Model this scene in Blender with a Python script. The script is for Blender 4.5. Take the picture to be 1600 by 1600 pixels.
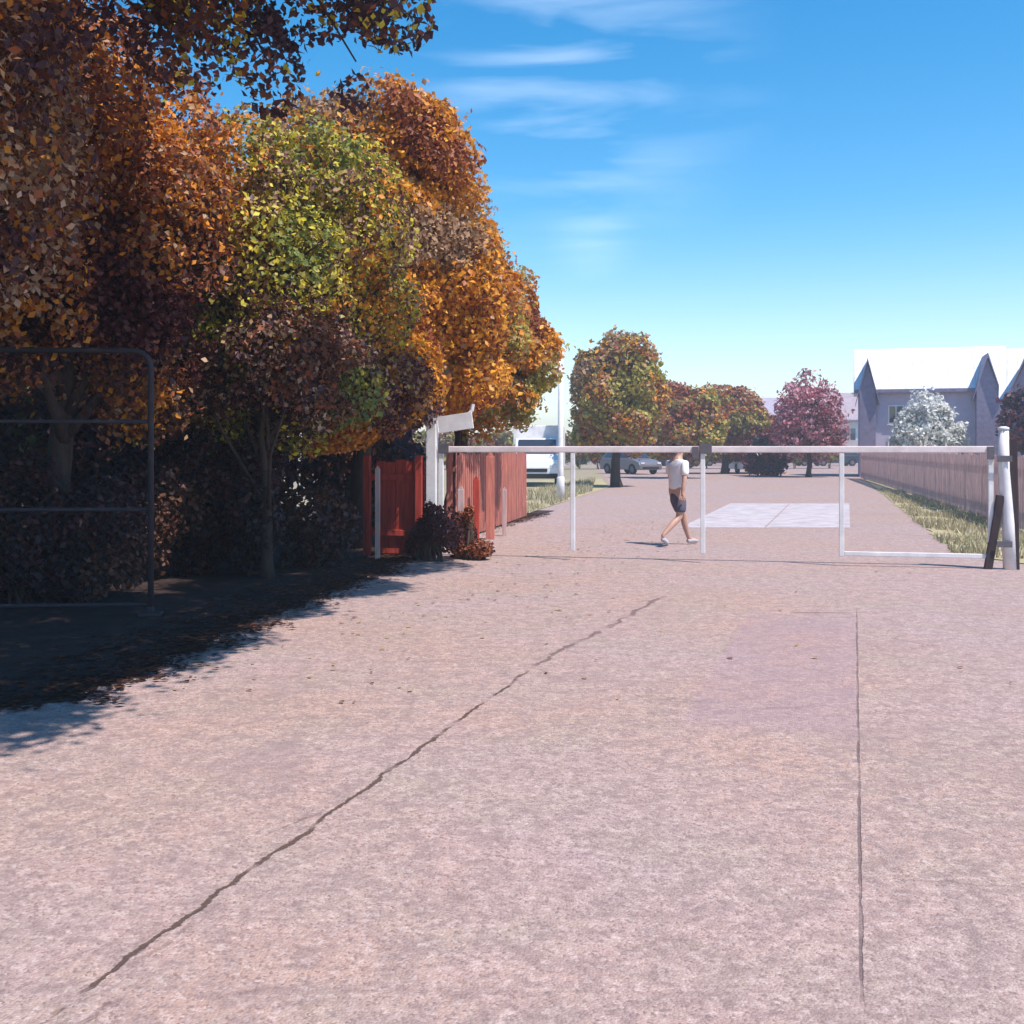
import bpy, bmesh, math, random
import numpy as np
from mathutils import Vector, noise, Matrix
random.seed(7); rng = np.random.default_rng(7)
R = math.radians
for o in list(bpy.data.objects): bpy.data.objects.remove(o)
scene = bpy.context.scene
C = scene.collection

# ------------------------------------------------------------ camera
F = 1716.0 / 1600.0                       # focal length in image widths
cam_d = bpy.data.cameras.new("camera"); cam = bpy.data.objects.new("camera", cam_d); C.objects.link(cam)
cam_d.sensor_width = 36; cam_d.lens = 36 * F; cam_d.clip_end = 3000; cam_d.clip_start = 0.05
cam_d.shift_y = -0.0625
cam.location = (0, 0, 1.6); cam.rotation_euler = (R(90), 0, 0)
scene.camera = cam

# ------------------------------------------------------------ light
SUN_EL, SUN_AZ = 61.0, 128.0              # azimuth clockwise from +Y
sd = Vector((math.sin(R(SUN_AZ)) * math.cos(R(SUN_EL)), math.cos(R(SUN_AZ)) * math.cos(R(SUN_EL)), math.sin(R(SUN_EL))))
sun_d = bpy.data.lights.new("sun", 'SUN'); sun = bpy.data.objects.new("sun", sun_d); C.objects.link(sun)
sun_d.energy = 4.8; sun_d.angle = R(0.55); sun_d.color = (1.0, 0.93, 0.86)
sun.rotation_euler = (-sd).to_track_quat('-Z', 'Y').to_euler(); sun.location = (30, -10, 40)
world = bpy.data.worlds.new("World"); scene.world = world; world.use_nodes = True
wn = world.node_tree.nodes; wl = world.node_tree.links; wn.clear()

def NN(nodes, t, **kw):
    n = nodes.new(t)
    for k, v in kw.items(): setattr(n, k, v)
    return n
def setin(n, **kw):
    for k, v in kw.items(): n.inputs[k.replace('_', ' ')].default_value = v

sky = NN(wn, 'ShaderNodeTexSky', sky_type='NISHITA', sun_disc=False, sun_elevation=R(SUN_EL), sun_rotation=R(SUN_AZ))
sky.air_density = 1.0; sky.dust_density = 0.1; sky.ozone_density = 2.6; sky.altitude = 0
hsv = NN(wn, 'ShaderNodeHueSaturation'); hsv.inputs['Saturation'].default_value = 1.4; hsv.inputs['Hue'].default_value = 0.492
wl.new(sky.outputs[0], hsv.inputs['Color'])
tc = NN(wn, 'ShaderNodeTexCoord')
sx = NN(wn, 'ShaderNodeSeparateXYZ'); wl.new(tc.outputs['Generated'], sx.inputs[0])
satr = NN(wn, 'ShaderNodeMapRange'); setin(satr, From_Min=0.0, From_Max=0.22, To_Min=1.0, To_Max=1.42); satr.interpolation_type = 'SMOOTHSTEP'
wl.new(sx.outputs['Z'], satr.inputs[0]); wl.new(satr.outputs[0], hsv.inputs['Saturation'])
def vmath(nodes, links, op, a, b=None, s=None):
    n = nodes.new('ShaderNodeVectorMath'); n.operation = op
    for i, v in enumerate((a, b)):
        if v is None: continue
        if isinstance(v, (tuple, list)): n.inputs[i].default_value = v
        else: links.new(v, n.inputs[i])
    if s is not None: n.inputs['Scale'].default_value = s
    return n
def fmath(nodes, links, op, a, b=None, clamp=False):
    n = nodes.new('ShaderNodeMath'); n.operation = op; n.use_clamp = clamp
    for i, v in enumerate((a, b)):
        if v is None: continue
        if isinstance(v, (int, float)): n.inputs[i].default_value = v
        else: links.new(v, n.inputs[i])
    return n.outputs[0]
# wispy cirrus: noise stretched along the horizon, kept to one part of the sky
mp = NN(wn, 'ShaderNodeMapping'); mp.inputs['Scale'].default_value = (2.6, 2.6, 17.0)
wl.new(tc.outputs['Generated'], mp.inputs[0])
nz = NN(wn, 'ShaderNodeTexNoise'); setin(nz, Scale=1.7, Detail=5.0, Roughness=0.5, Distortion=0.4)
wl.new(mp.outputs[0], nz.inputs['Vector'])
rm = NN(wn, 'ShaderNodeMapRange'); setin(rm, From_Min=0.42, From_Max=0.80, To_Max=0.5)
wl.new(nz.outputs['Fac'], rm.inputs[0])
def sky_mask(px, py, r0, r1):
    d = Vector(((px - 800) / 1716, 1, (700 - py) / 1716)).normalized()
    dist = vmath(wn, wl, 'DISTANCE', tc.outputs['Generated'], tuple(d)).outputs['Value']
    m = NN(wn, 'ShaderNodeMapRange'); setin(m, From_Min=r0, From_Max=r1, To_Min=1.0, To_Max=0.0); m.interpolation_type = 'SMOOTHSTEP'
    wl.new(dist, m.inputs[0]); return m.outputs[0]
ma = sky_mask(900, 120, 0.02, 0.19)
mb = sky_mask(925, 375, 0.0, 0.05)
msum = fmath(wn, wl, 'ADD', ma, fmath(wn, wl, 'MULTIPLY', mb, 0.7), True)
cf = fmath(wn, wl, 'MULTIPLY', rm.outputs[0], msum, True)
mix = NN(wn, 'ShaderNodeMix', data_type='RGBA'); mix.inputs[7].default_value = (6.2, 7.2, 8.6, 1)
wl.new(cf, mix.inputs[0]); wl.new(hsv.outputs[0], mix.inputs[6])
bg = NN(wn, 'ShaderNodeBackground'); bg.inputs['Strength'].default_value = 0.15
wo = NN(wn, 'ShaderNodeOutputWorld'); wl.new(mix.outputs[2], bg.inputs[0]); wl.new(bg.outputs[0], wo.inputs[0])
scene.view_settings.view_transform = 'Standard'; scene.view_settings.look = 'None'
scene.view_settings.exposure = 0.45; scene.view_settings.gamma = 1.0
scene.cycles.max_bounces = 6

# ------------------------------------------------------------ helpers
def at(px, d, py=None, z=None):
    x = (px - 800) / 1716 * d
    if py is not None: z = 1.6 - (py - 700) / 1716 * d
    return Vector((x, d, z or 0))
def gp(px, py):
    d = 1.6 * 1716 / (py - 700); return Vector(((px - 800) / 1716 * d, d, 0))
U = Vector((0.28, 0.96, 0)).normalized()      # the way the lane runs
N = Vector((U.y, -U.x, 0))                    # to its right
def tag(o, label, cat, group=None, kind=None):
    if label: o['label'] = label
    if cat: o['category'] = cat
    if group: o['group'] = group
    if kind: o['kind'] = kind
    return o
def empty(name, loc, label, cat, rz=0, group=None):
    o = bpy.data.objects.new(name, None); C.objects.link(o); o.location = loc; o.rotation_euler = (0, 0, rz)
    o.empty_display_size = 0.3
    return tag(o, label, cat, group)
def link(name, me, mat, parent=None, smooth=False):
    o = bpy.data.objects.new(name, me); C.objects.link(o)
    if mat: me.materials.append(mat)
    if parent: o.parent = parent
    if smooth:
        for p in me.polygons: p.use_smooth = True
    return o
def copy_tree(o, parent=None):
    c = o.copy(); C.objects.link(c)
    if parent: c.parent = parent
    for ch in list(o.children): copy_tree(ch, c)
    return c
class MB:
    """collects boxes, bars and tubes into one mesh"""
    def __init__(s): s.bm = bmesh.new()
    def box(s, x0, x1, y0, y1, z0, z1, bevel=0.0, M=None):
        vs = [s.bm.verts.new((x, y, z)) for x in (x0, x1) for y in (y0, y1) for z in (z0, z1)]
        fs = [(0, 1, 3, 2), (4, 6, 7, 5), (0, 4, 5, 1), (2, 3, 7, 6), (0, 2, 6, 4), (1, 5, 7, 3)]
        faces = [s.bm.faces.new([vs[i] for i in f]) for f in fs]
        if bevel:
            es = list({e for f in faces for e in f.edges})
            r = bmesh.ops.bevel(s.bm, geom=es, offset=bevel, segments=2, affect='EDGES', profile=0.6)
            vs = list({v for f in r['faces'] for v in f.verts} | {v for v in vs if v.is_valid})
        if M is not None: bmesh.ops.transform(s.bm, matrix=M, verts=[v for v in vs if v.is_valid])
        return s
    def prism(s, pts, axis_fn, t0, t1):
        """pts 2-D outline; axis_fn(a,b,t) -> xyz"""
        A = [s.bm.verts.new(axis_fn(a, b, t0)) for a, b in pts]; B = [s.bm.verts.new(axis_fn(a, b, t1)) for a, b in pts]
        n = len(pts); s.bm.faces.new(A[::-1]); s.bm.faces.new(B)
        for i in range(n): s.bm.faces.new((A[i], A[(i + 1) % n], B[(i + 1) % n], B[i]))
        return s
    def tube(s, pts, rad, seg=10, caps=True):
        pts = [Vector(p) for p in pts]
        if not isinstance(rad, (list, tuple)): rad = [rad] * len(pts)
        prev = None; ref = None
        for i, p in enumerate(pts):
            t = (pts[min(i + 1, len(pts) - 1)] - pts[max(i - 1, 0)]).normalized()
            if ref is None: ref = t.orthogonal().normalized()
            ref = (ref - t * ref.dot(t)).normalized(); b = t.cross(ref)
            ring = [s.bm.verts.new(p + (ref * math.cos(a) + b * math.sin(a)) * rad[i]) for a in [2 * math.pi * k / seg for k in range(seg)]]
            if prev:
                for k in range(seg): s.bm.faces.new((prev[k], prev[(k + 1) % seg], ring[(k + 1) % seg], ring[k]))
            elif caps: s.bm.faces.new(ring[::-1])
            prev = ring
        if caps: s.bm.faces.new(prev)
        return s
    def build(s, name, mat, parent=None, smooth=False):
        bmesh.ops.recalc_face_normals(s.bm, faces=s.bm.faces)
        me = bpy.data.meshes.new(name); s.bm.to_mesh(me); s.bm.free()
        return link(name, me, mat, parent, smooth)

# ------------------------------------------------------------ materials
def mat(name, col, rough=0.8, vary=0.25, scale=6.0, bump=0.15, bscale=40.0, spec=0.3, metal=0.0, col2=None, stretch=(1, 1, 1), dirt=0.0):
    m = bpy.data.materials.new(name); m.use_nodes = True
    n = m.node_tree.nodes; l = m.node_tree.links; b = n['Principled BSDF']
    tc = n.new('ShaderNodeTexCoord'); mp = n.new('ShaderNodeMapping'); mp.inputs['Scale'].default_value = stretch
    l.new(tc.outputs['Object'], mp.inputs[0])
    a = n.new('ShaderNodeTexNoise'); setin(a, Scale=scale, Detail=6.0, Roughness=0.65); l.new(mp.outputs[0], a.inputs['Vector'])
    r = n.new('ShaderNodeMapRange'); setin(r, From_Min=0.3, From_Max=0.7); l.new(a.outputs['Fac'], r.inputs[0])
    mx = n.new('ShaderNodeMix'); mx.data_type = 'RGBA'
    c2 = col2 or tuple(c * (1 - vary) for c in col)
    mx.inputs[6].default_value = (*c2, 1); mx.inputs[7].default_value = (*[min(1, c * (1 + vary * .4)) for c in col], 1)
    l.new(r.outputs[0], mx.inputs[0]); l.new(mx.outputs[2], b.inputs['Base Color'])
    b.inputs['Roughness'].default_value = rough; b.inputs['Specular IOR Level'].default_value = spec; b.inputs['Metallic'].default_value = metal
    if bump:
        f = n.new('ShaderNodeTexNoise'); setin(f, Scale=bscale, Detail=4.0); l.new(mp.outputs[0], f.inputs['Vector'])
        bp = n.new('ShaderNodeBump'); bp.inputs['Strength'].default_value = bump; bp.inputs['Distance'].default_value = 0.01
        l.new(f.outputs['Fac'], bp.inputs['Height']); l.new(bp.outputs[0], b.inputs['Normal'])
    return m
def leaf_mat(name):
    m = bpy.data.materials.new(name); m.use_nodes = True
    n = m.node_tree.nodes; l = m.node_tree.links; b = n['Principled BSDF']; out = n['Material Output']
    at_ = n.new('ShaderNodeAttribute'); at_.attribute_name = 'leafcol'
    l.new(at_.outputs['Color'], b.inputs['Base Color']); b.inputs['Roughness'].default_value = 0.5; b.inputs['Specular IOR Level'].default_value = 0.35
    t = n.new('ShaderNodeBsdfTranslucent'); l.new(at_.outputs['Color'], t.inputs['Color'])
    ms = n.new('ShaderNodeMixShader'); ms.inputs[0].default_value = 0.34
    l.new(b.outputs[0], ms.inputs[1]); l.new(t.outputs[0], ms.inputs[2]); l.new(ms.outputs[0], out.inputs['Surface'])
    return m
def glass_mat(name, col=(0.03, 0.035, 0.05)):
    m = mat(name, col, rough=0.06, vary=0.1, bump=0, spec=0.9); return m

M_leaf = leaf_mat('leaf')
M_bark = mat('bark', (0.075, 0.05, 0.04), 0.95, 0.5, 5, 0.8, 22, stretch=(3, 3, .6))
M_white = mat('white paint', (0.80, 0.76, 0.76), 0.5, 0.22, 3.5, 0.08, 60)
M_pinkrail = mat('weathered pale rail', (0.85, 0.72, 0.71), 0.55, 0.25, 3.0, 0.1, 50)
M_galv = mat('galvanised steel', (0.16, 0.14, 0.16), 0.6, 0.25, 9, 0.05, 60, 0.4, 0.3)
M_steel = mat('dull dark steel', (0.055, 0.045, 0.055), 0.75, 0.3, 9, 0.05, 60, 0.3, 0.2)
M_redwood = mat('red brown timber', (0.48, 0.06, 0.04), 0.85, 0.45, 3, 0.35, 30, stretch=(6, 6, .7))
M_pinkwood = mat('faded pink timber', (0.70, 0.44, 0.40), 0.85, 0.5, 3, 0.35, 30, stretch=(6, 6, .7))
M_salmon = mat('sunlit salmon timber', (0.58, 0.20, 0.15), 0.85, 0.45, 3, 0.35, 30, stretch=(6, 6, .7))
M_darkwood = mat('dark weathered timber', (0.06, 0.04, 0.045), 0.9, 0.4, 4, 0.4, 30, stretch=(4, 4, .6))
M_palewood = mat('pale timber', (0.55, 0.38, 0.36), 0.8, 0.3, 4, 0.3, 30, stretch=(6, 6, .6))
M_glass = glass_mat('window glass'); M_tyre = mat('tyre rubber', (0.02, 0.02, 0.022), 0.85, 0.2, 8, 0.1)
M_render = mat('lilac render', (0.52, 0.46, 0.58), 0.9, 0.18, 1.2, 0.2, 30)
M_roofpale = mat('pale roof sheet', (0.82, 0.80, 0.82), 0.4, 0.2, 1.5, 0.1, 30, 0.6)
def ribs(m, scale, dark):
    n = m.node_tree.nodes; l = m.node_tree.links; b = n['Principled BSDF']; src = b.inputs['Base Color'].links[0].from_socket
    t = n.new('ShaderNodeTexCoord'); w = n.new('ShaderNodeTexWave'); setin(w, Scale=scale, Distortion=.15); l.new(t.outputs['Object'], w.inputs['Vector'])
    q = n.new('ShaderNodeMapRange'); setin(q, From_Min=.0, From_Max=.18, To_Min=dark, To_Max=1.0); l.new(w.outputs['Fac'], q.inputs[0])
    x = n.new('ShaderNodeVectorMath'); x.operation = 'SCALE'; l.new(src, x.inputs[0]); l.new(q.outputs[0], x.inputs['Scale']); l.new(x.outputs[0], b.inputs['Base Color'])
ribs(M_roofpale, .7, .8)
M_slate = mat('purple slate', (0.24, 0.21, 0.31), 0.7, 0.3, 5, 0.3, 20)
M_wall = mat('pale boundary wall', (0.50, 0.41, 0.42), 0.9, 0.3, 1.5, 0.2, 30)

# ground materials
def soil_mat():
    m = mat('soil and dry grass', (0.24, 0.22, 0.11), 0.95, 0.4, 0.35, 0.6, 30, col2=(0.33, 0.24, 0.20)); return m
M_soil = soil_mat()
M_grass = mat('dry grass', (0.40, 0.33, 0.18), 0.95, 0.4, 1.6, 0.9, 60, col2=(0.30, 0.25, 0.15))
M_litter_shade = mat('leaf litter soil with painted shade', (0.05, 0.026, 0.02), 0.95, 0.5, 3, 0.9, 25, col2=(0.02, 0.012, 0.01))  # litter colour, darkened further to deepen the shade under the trees
M_concrete = mat('bleached concrete', (0.50, 0.43, 0.44), 0.9, 0.35, 2.5, 0.3, 40)

def tarmac_mat():
    m = bpy.data.materials.new('old pink tarmac'); m.use_nodes = True
    n = m.node_tree.nodes; l = m.node_tree.links; b = n['Principled BSDF']
    tc = n.new('ShaderNodeTexCoord'); P = tc.outputs['Object']
    def noi(scale, detail=5, rough=.6, vec=P, dist=0):
        a = n.new('ShaderNodeTexNoise'); setin(a, Scale=scale, Detail=float(detail), Roughness=rough, Distortion=float(dist)); l.new(vec, a.inputs['Vector']); return a
    def rng_(v, a, b_, c=0., d=1., sm=False):
        r = n.new('ShaderNodeMapRange'); setin(r, From_Min=a, From_Max=b_, To_Min=c, To_Max=d)
        if sm: r.interpolation_type = 'SMOOTHSTEP'
        l.new(v, r.inputs[0]); return r.outputs[0]
    def mixc(f, a, b_):
        x = n.new('ShaderNodeMix'); x.data_type = 'RGBA'
        if isinstance(f, float): x.inputs[0].default_value = f
        else: l.new(f, x.inputs[0])
        for i, v in ((6, a), (7, b_)):
            if isinstance(v, tuple): x.inputs[i].default_value = (*v, 1)
            else: l.new(v, x.inputs[i])
        return x.outputs[2]
    FM = lambda op, a, b_=None, c=False: fmath(n, l, op, a, b_, c)
    big = noi(0.33, 3); big2 = noi(1.3, 4); mid = noi(7, 5); 
    base = mixc(rng_(big.outputs['Fac'], .38, .62), (0.43, 0.275, 0.22), (0.405, 0.29, 0.285))
    base = mixc(rng_(big2.outputs['Fac'], .42, .66, 0., .6), base, (0.36, 0.275, 0.21))
    # aggregate: small stones, pale and dark
    v = n.new('ShaderNodeTexVoronoi'); v.feature = 'F1'; setin(v, Scale=95.0, Randomness=1.0); l.new(P, v.inputs['Vector'])
    hs = n.new('ShaderNodeSeparateColor'); l.new(v.outputs['Color'], hs.inputs[0])
    base = mixc(rng_(hs.outputs[0], .78, .95, 0., .55), base, (0.58, 0.45, 0.42))
    base = mixc(rng_(hs.outputs[1], .72, .96, 0., .60), base, (0.14, 0.09, 0.09))
    v2 = n.new('ShaderNodeTexVoronoi'); setin(v2, Scale=38.0); l.new(P, v2.inputs['Vector'])
    h2 = n.new('ShaderNodeSeparateColor'); l.new(v2.outputs['Color'], h2.inputs[0])
    base = mixc(FM('MULTIPLY', rng_(h2.outputs[0], .84, .97, 0., .6), rng_(v2.outputs['Distance'], .25, .5, 1., 0.)), base, (0.16, 0.11, 0.11))
    base = mixc(FM('MULTIPLY', rng_(h2.outputs[1], .84, .97, 0., .6), rng_(v2.outputs['Distance'], .25, .5, 1., 0.)), base, (0.60, 0.47, 0.43))
    base = mixc(rng_(mid.outputs['Fac'], .42, .62, 0., .6), base, (0.25, 0.175, 0.165))
    base = mixc(rng_(noi(17, 3, .7).outputs['Fac'], .50, .66, 0., .55), base, (0.22, 0.15, 0.145))
    base = mixc(rng_(noi(23, 3, .7, dist=.3).outputs['Fac'], .52, .68, 0., .5), base, (0.60, 0.46, 0.42))
    st = noi(.55, 4, .6, dist=1.2); base = mixc(rng_(st.outputs['Fac'], .58, .72, 0., .45), base, (0.26, 0.185, 0.18))
    # fine cracks all over
    wob = vmath(n, l, 'ADD', P, vmath(n, l, 'SCALE', noi(2.0, 4).outputs['Color'], s=0.5).outputs[0]).outputs[0]
    ve = n.new('ShaderNodeTexVoronoi'); ve.feature = 'DISTANCE_TO_EDGE'; setin(ve, Scale=0.9); l.new(wob, ve.inputs['Vector'])
    fine = FM('MULTIPLY', rng_(ve.outputs['Distance'], .0, .012, 1., 0.), rng_(noi(.8, 3).outputs['Fac'], .50, .62))
    base = mixc(FM('MULTIPLY', fine, .4), base, (0.14, 0.095, 0.09))
    # coordinates along / across drawn lines
    def line(A, B, wobble, w, brk_scale, lo, hi, col, base, strength=.9, wscale=1.6):
        A = Vector(A); B = Vector(B); t = (B - A); L = t.length; t.normalize(); nn = Vector((t.y, -t.x, 0))
        rel = vmath(n, l, 'SUBTRACT', P, tuple(A)).outputs[0]
        u = vmath(n, l, 'DOT_PRODUCT', rel, tuple(t)).outputs['Value']; q = vmath(n, l, 'DOT_PRODUCT', rel, tuple(nn)).outputs['Value']
        wv = noi(wscale, 6, .7)
        wf = FM('MULTIPLY', FM('SUBTRACT', wv.outputs['Fac'], .5), wobble)
        dist = FM('ABSOLUTE', FM('ADD', q, wf))
        wid = FM('MULTIPLY', rng_(noi(5, 4, .7).outputs['Fac'], .3, .7, .45, 1.6), w)
        core = FM('SUBTRACT', 1.0, FM('DIVIDE', dist, wid), True)
        core = rng_(core, 0., .45)
        ends = FM('MULTIPLY', rng_(u, -0.05, .1), rng_(u, L - .4, L + .1, 1., 0.))
        br = rng_(noi(brk_scale, 3, .5).outputs['Fac'], lo, hi)
        f = FM('MULTIPLY', FM('MULTIPLY', core, ends), FM('MULTIPLY', br, strength), True)
        return mixc(f, base, col), f
    a0, a1 = gp(60, 1600), gp(835, 1042)
    base, f1 = line(a0, a1, .12, .015, 3.4, .34, .48, (0.075, 0.042, 0.032), base, .9, 3.2)
    base, f1b = line(gp(835, 1042), gp(1050, 925), .3, .03, 1.8, .36, .50, (0.12, 0.075, 0.07), base, .75)
    base, _a = line(gp(497, 1272), gp(418, 1305), .12, .010, 3.4, .3, .45, (0.09, 0.05, 0.04), base, .8, 3.2)
    base, _b = line(gp(655, 1160), gp(760, 1165), .14, .009, 3.4, .34, .5, (0.10, 0.06, 0.05), base, .7, 3.2)
    base, _c = line(gp(300, 1445), gp(215, 1505), .12, .014, 5, .3, .42, (0.07, 0.04, 0.03), base, .9, 3.2)
    base, _d = line(gp(468, 1585), gp(495, 1570), .04, .02, 5, .2, .3, (0.06, 0.035, 0.03), base, .9, 3.2)
    base, f2 = line(gp(1346, 1570), gp(1338, 950), .022, .008, 1.6, .34, .5, (0.15, 0.10, 0.10), base, .85)
    base, f3 = line(gp(1180, 1108), gp(1265, 1106), .06, .028, 3, .3, .45, (0.15, 0.10, 0.105), base, .8)
    base, f4 = line(gp(1235, 958), gp(1345, 958), .05, .05, 2, .3, .45, (0.16, 0.09, 0.11), base, .7)
    base, f5 = line(gp(1560, 1560), gp(1410, 1180), .3, .02, 1.4, .44, .56, (0.2, 0.145, 0.14), base, .3)
    base, f6 = line(gp(345, 1562), gp(402, 1550), .03, .018, 4, .3, .4, (0.06, 0.035, 0.03), base, .95)
    base, f7 = line(gp(130, 1600), gp(250, 1520), .2, .02, 2.5, .42, .52, (0.10, 0.05, 0.045), base, .9)
    # relaid, slightly purple patch with its own edge
    A = gp(1335, 1200); rel = vmath(n, l, 'SUBTRACT', P, tuple(A)).outputs[0]
    T = (gp(1338, 950) - gp(1346, 1570)).normalized(); NNv = Vector((T.y, -T.x, 0))
    u = vmath(n, l, 'DOT_PRODUCT', rel, tuple(T)).outputs['Value']; q = vmath(n, l, 'DOT_PRODUCT', rel, tuple(NNv)).outputs['Value']
    patch = FM('MULTIPLY', FM('MULTIPLY', rng_(q, -1.0, -.95), rng_(q, -.0, .03, 1., 0.)), FM('MULTIPLY', rng_(u, 0.5, 0.75), rng_(u, 4.8, 5.2, 1., 0.)))
    base = mixc(FM('MULTIPLY', FM('MULTIPLY', patch, .36), rng_(big2.outputs['Fac'], .3, .6, .4, 1.)), base, (0.30, 0.19, 0.235))
    l.new(base, b.inputs['Base Color']); b.inputs['Roughness'].default_value = 0.9; b.inputs['Specular IOR Level'].default_value = 0.25
    bh = FM('ADD', FM('MULTIPLY', v.outputs['Distance'], -.6), FM('MULTIPLY', noi(120, 3).outputs['Fac'], .6))
    bh = FM('ADD', bh, FM('MULTIPLY', mid.outputs['Fac'], 1.2))
    for f in (f1, f2, f7): bh = FM('SUBTRACT', bh, FM('MULTIPLY', f, 1.5))
    bp = n.new('ShaderNodeBump'); setin(bp, Strength=.55, Distance=.012); l.new(bh, bp.inputs['Height']); l.new(bp.outputs[0], b.inputs['Normal'])
    return m
M_tar = tarmac_mat()

# ------------------------------------------------------------ setting
def sheet(name, pts, z, m):
    me = bpy.data.meshes.new(name); me.from_pydata([(p[0], p[1], z) for p in pts], [], [list(range(len(pts)))]); me.update()
    if me.polygons[0].normal.z < 0: me.flip_normals()
    o = link(name, me, m); o['kind'] = 'structure'; return o
sheet('ground', [(-1200, -300), (1200, -300), (1200, 2400), (-1200, 2400)], 0, M_soil)
def lane_pt(off, s): return Vector((0, 0, 0)) + N * off + U * s
# right edge of the tarmac meets the gatepost then narrows to the lane
rp = gp(1600, 905); lp = gp(640, 872)
sheet('tarmac', [(-4.6, -4), (9.5, -4), (7.9, 10), (7.15, 14.2), tuple(gp(1500, 868))[:2], tuple(gp(1425, 810))[:2], tuple(gp(1372, 768))[:2], tuple(gp(1345, 745))[:2],
    tuple(gp(1345, 726))[:2], tuple(gp(930, 726))[:2], tuple(gp(955, 760))[:2], tuple(gp(835, 800))[:2], (-1.6, 19), (-2.6, 14), (-4.4, 8.0)], 0.004, M_tar)
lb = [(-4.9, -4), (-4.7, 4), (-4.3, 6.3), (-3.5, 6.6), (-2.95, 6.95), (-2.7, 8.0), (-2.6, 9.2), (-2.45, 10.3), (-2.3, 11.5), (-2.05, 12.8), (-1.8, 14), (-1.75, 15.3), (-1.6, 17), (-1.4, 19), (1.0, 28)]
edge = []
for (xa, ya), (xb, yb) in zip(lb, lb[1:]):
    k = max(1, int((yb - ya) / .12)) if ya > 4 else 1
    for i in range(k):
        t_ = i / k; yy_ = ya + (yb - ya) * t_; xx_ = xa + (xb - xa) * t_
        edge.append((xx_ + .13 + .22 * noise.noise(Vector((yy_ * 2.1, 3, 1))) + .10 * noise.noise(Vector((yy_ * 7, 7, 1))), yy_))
sheet('litter_shade_bed', [(-14, -2)] + edge + [(1.0, 28), (-6, 30), (-14, 30)], 0.008, M_litter_shade)  # litter under the trees, extended as painted shade to the shadow edge
for q0, q1 in ((1062, 1194), (1196.5, 1328)):
    sheet('concrete_strip', [tuple(gp(q0, 825))[:2], tuple(gp(q1, 825))[:2], tuple(gp(q1 + (1325 - q1) * .3, 787))[:2], tuple(gp(q0 + (1325 - q0) * .3, 787))[:2]], 0.008, M_concrete)
ve = [gp(1345, 744), gp(1372, 767), gp(1425, 809), gp(1500, 866), Vector((7.3, 13.9, 0)), Vector((8.1, 9, 0))]; vp = []
for A_, B_ in zip(ve, ve[1:]):
    k = max(2, int((B_ - A_).length / .15))
    for i in range(k):
        q = A_.lerp(B_, i / k); w_ = .14 * noise.noise(q * 1.7) + .08 * noise.noise(q * 6); vp.append((q.x + w_, q.y))
sheet('grass_verge', [(30, 8), (40, 60)] + vp + [(8.1, 9)], 0.012, M_grass)
sheet('grass_patch', [tuple(gp(800, 812))[:2], tuple(gp(835, 799))[:2], tuple(gp(952, 762))[:2], tuple(gp(940, 748))[:2], tuple(gp(790, 752))[:2], tuple(gp(700, 790))[:2]], 0.012, M_grass)

def blades(name, label, areas, n, h, cols, seed):
    r = np.random.default_rng(seed); V = []; Fc = []; col = []
    for k in range(n):
        a = areas[r.integers(len(areas))]; p = r.random(2)
        x = (a[0][0] * (1 - p[0]) + a[1][0] * p[0]) * (1 - p[1]) + (a[3][0] * (1 - p[0]) + a[2][0] * p[0]) * p[1]
        y = (a[0][1] * (1 - p[0]) + a[1][1] * p[0]) * (1 - p[1]) + (a[3][1] * (1 - p[0]) + a[2][1] * p[0]) * p[1]
        if noise.noise(Vector((x * .7, y * .7, 3))) < -.15: continue
        hh = h * (.4 + r.random()); w = .012 + .01 * r.random(); an = r.random() * 6.28; dx, dy = math.cos(an) * w, math.sin(an) * w
        lx, ly = r.normal(0, .35, 2) * hh; i = len(V)
        V += [(x - dx, y - dy, .012), (x + dx, y + dy, .012), (x + lx, y + ly, hh)]; Fc.append((i, i + 1, i + 2))
        c = cols[r.integers(len(cols))]; v = .75 + .5 * r.random(); col += [(c[0] * v, c[1] * v, c[2] * v, 1)] * 3
    me = bpy.data.meshes.new(name); me.from_pydata(V, [], Fc)
    ca = me.color_attributes.new('leafcol', 'FLOAT_COLOR', 'CORNER'); ca.data.foreach_set('color', np.array(col, dtype=np.float32).ravel())
    o = link(name, me, M_leaf); return tag(o, label, 'grass', kind='stuff')
G2 = lambda px, py: tuple(gp(px, py))[:2]
blades('verge_grass', 'dry yellow green grass along the right side of the lane',
    [(G2(1490, 868), (9.5, 13.2), G2(1600, 800), G2(1418, 808)), (G2(1425, 808), G2(1600, 800), G2(1500, 770), G2(1375, 766)), ((7.3, 13.9), (9.5, 13), (9.5, 9), (8.1, 9))], 30000, .12, [(.48, .41, .24), (.56, .47, .32), (.36, .34, .18), (.42, .33, .22)], 3)
blades('lane_edge_grass', 'pale grass beyond the gate on the left side', [(G2(800, 812), G2(925, 768), G2(930, 750), G2(760, 780))], 5000, .2, [(.48, .41, .24), (.56, .47, .32), (.36, .34, .18), (.42, .33, .22)], 4)

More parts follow.
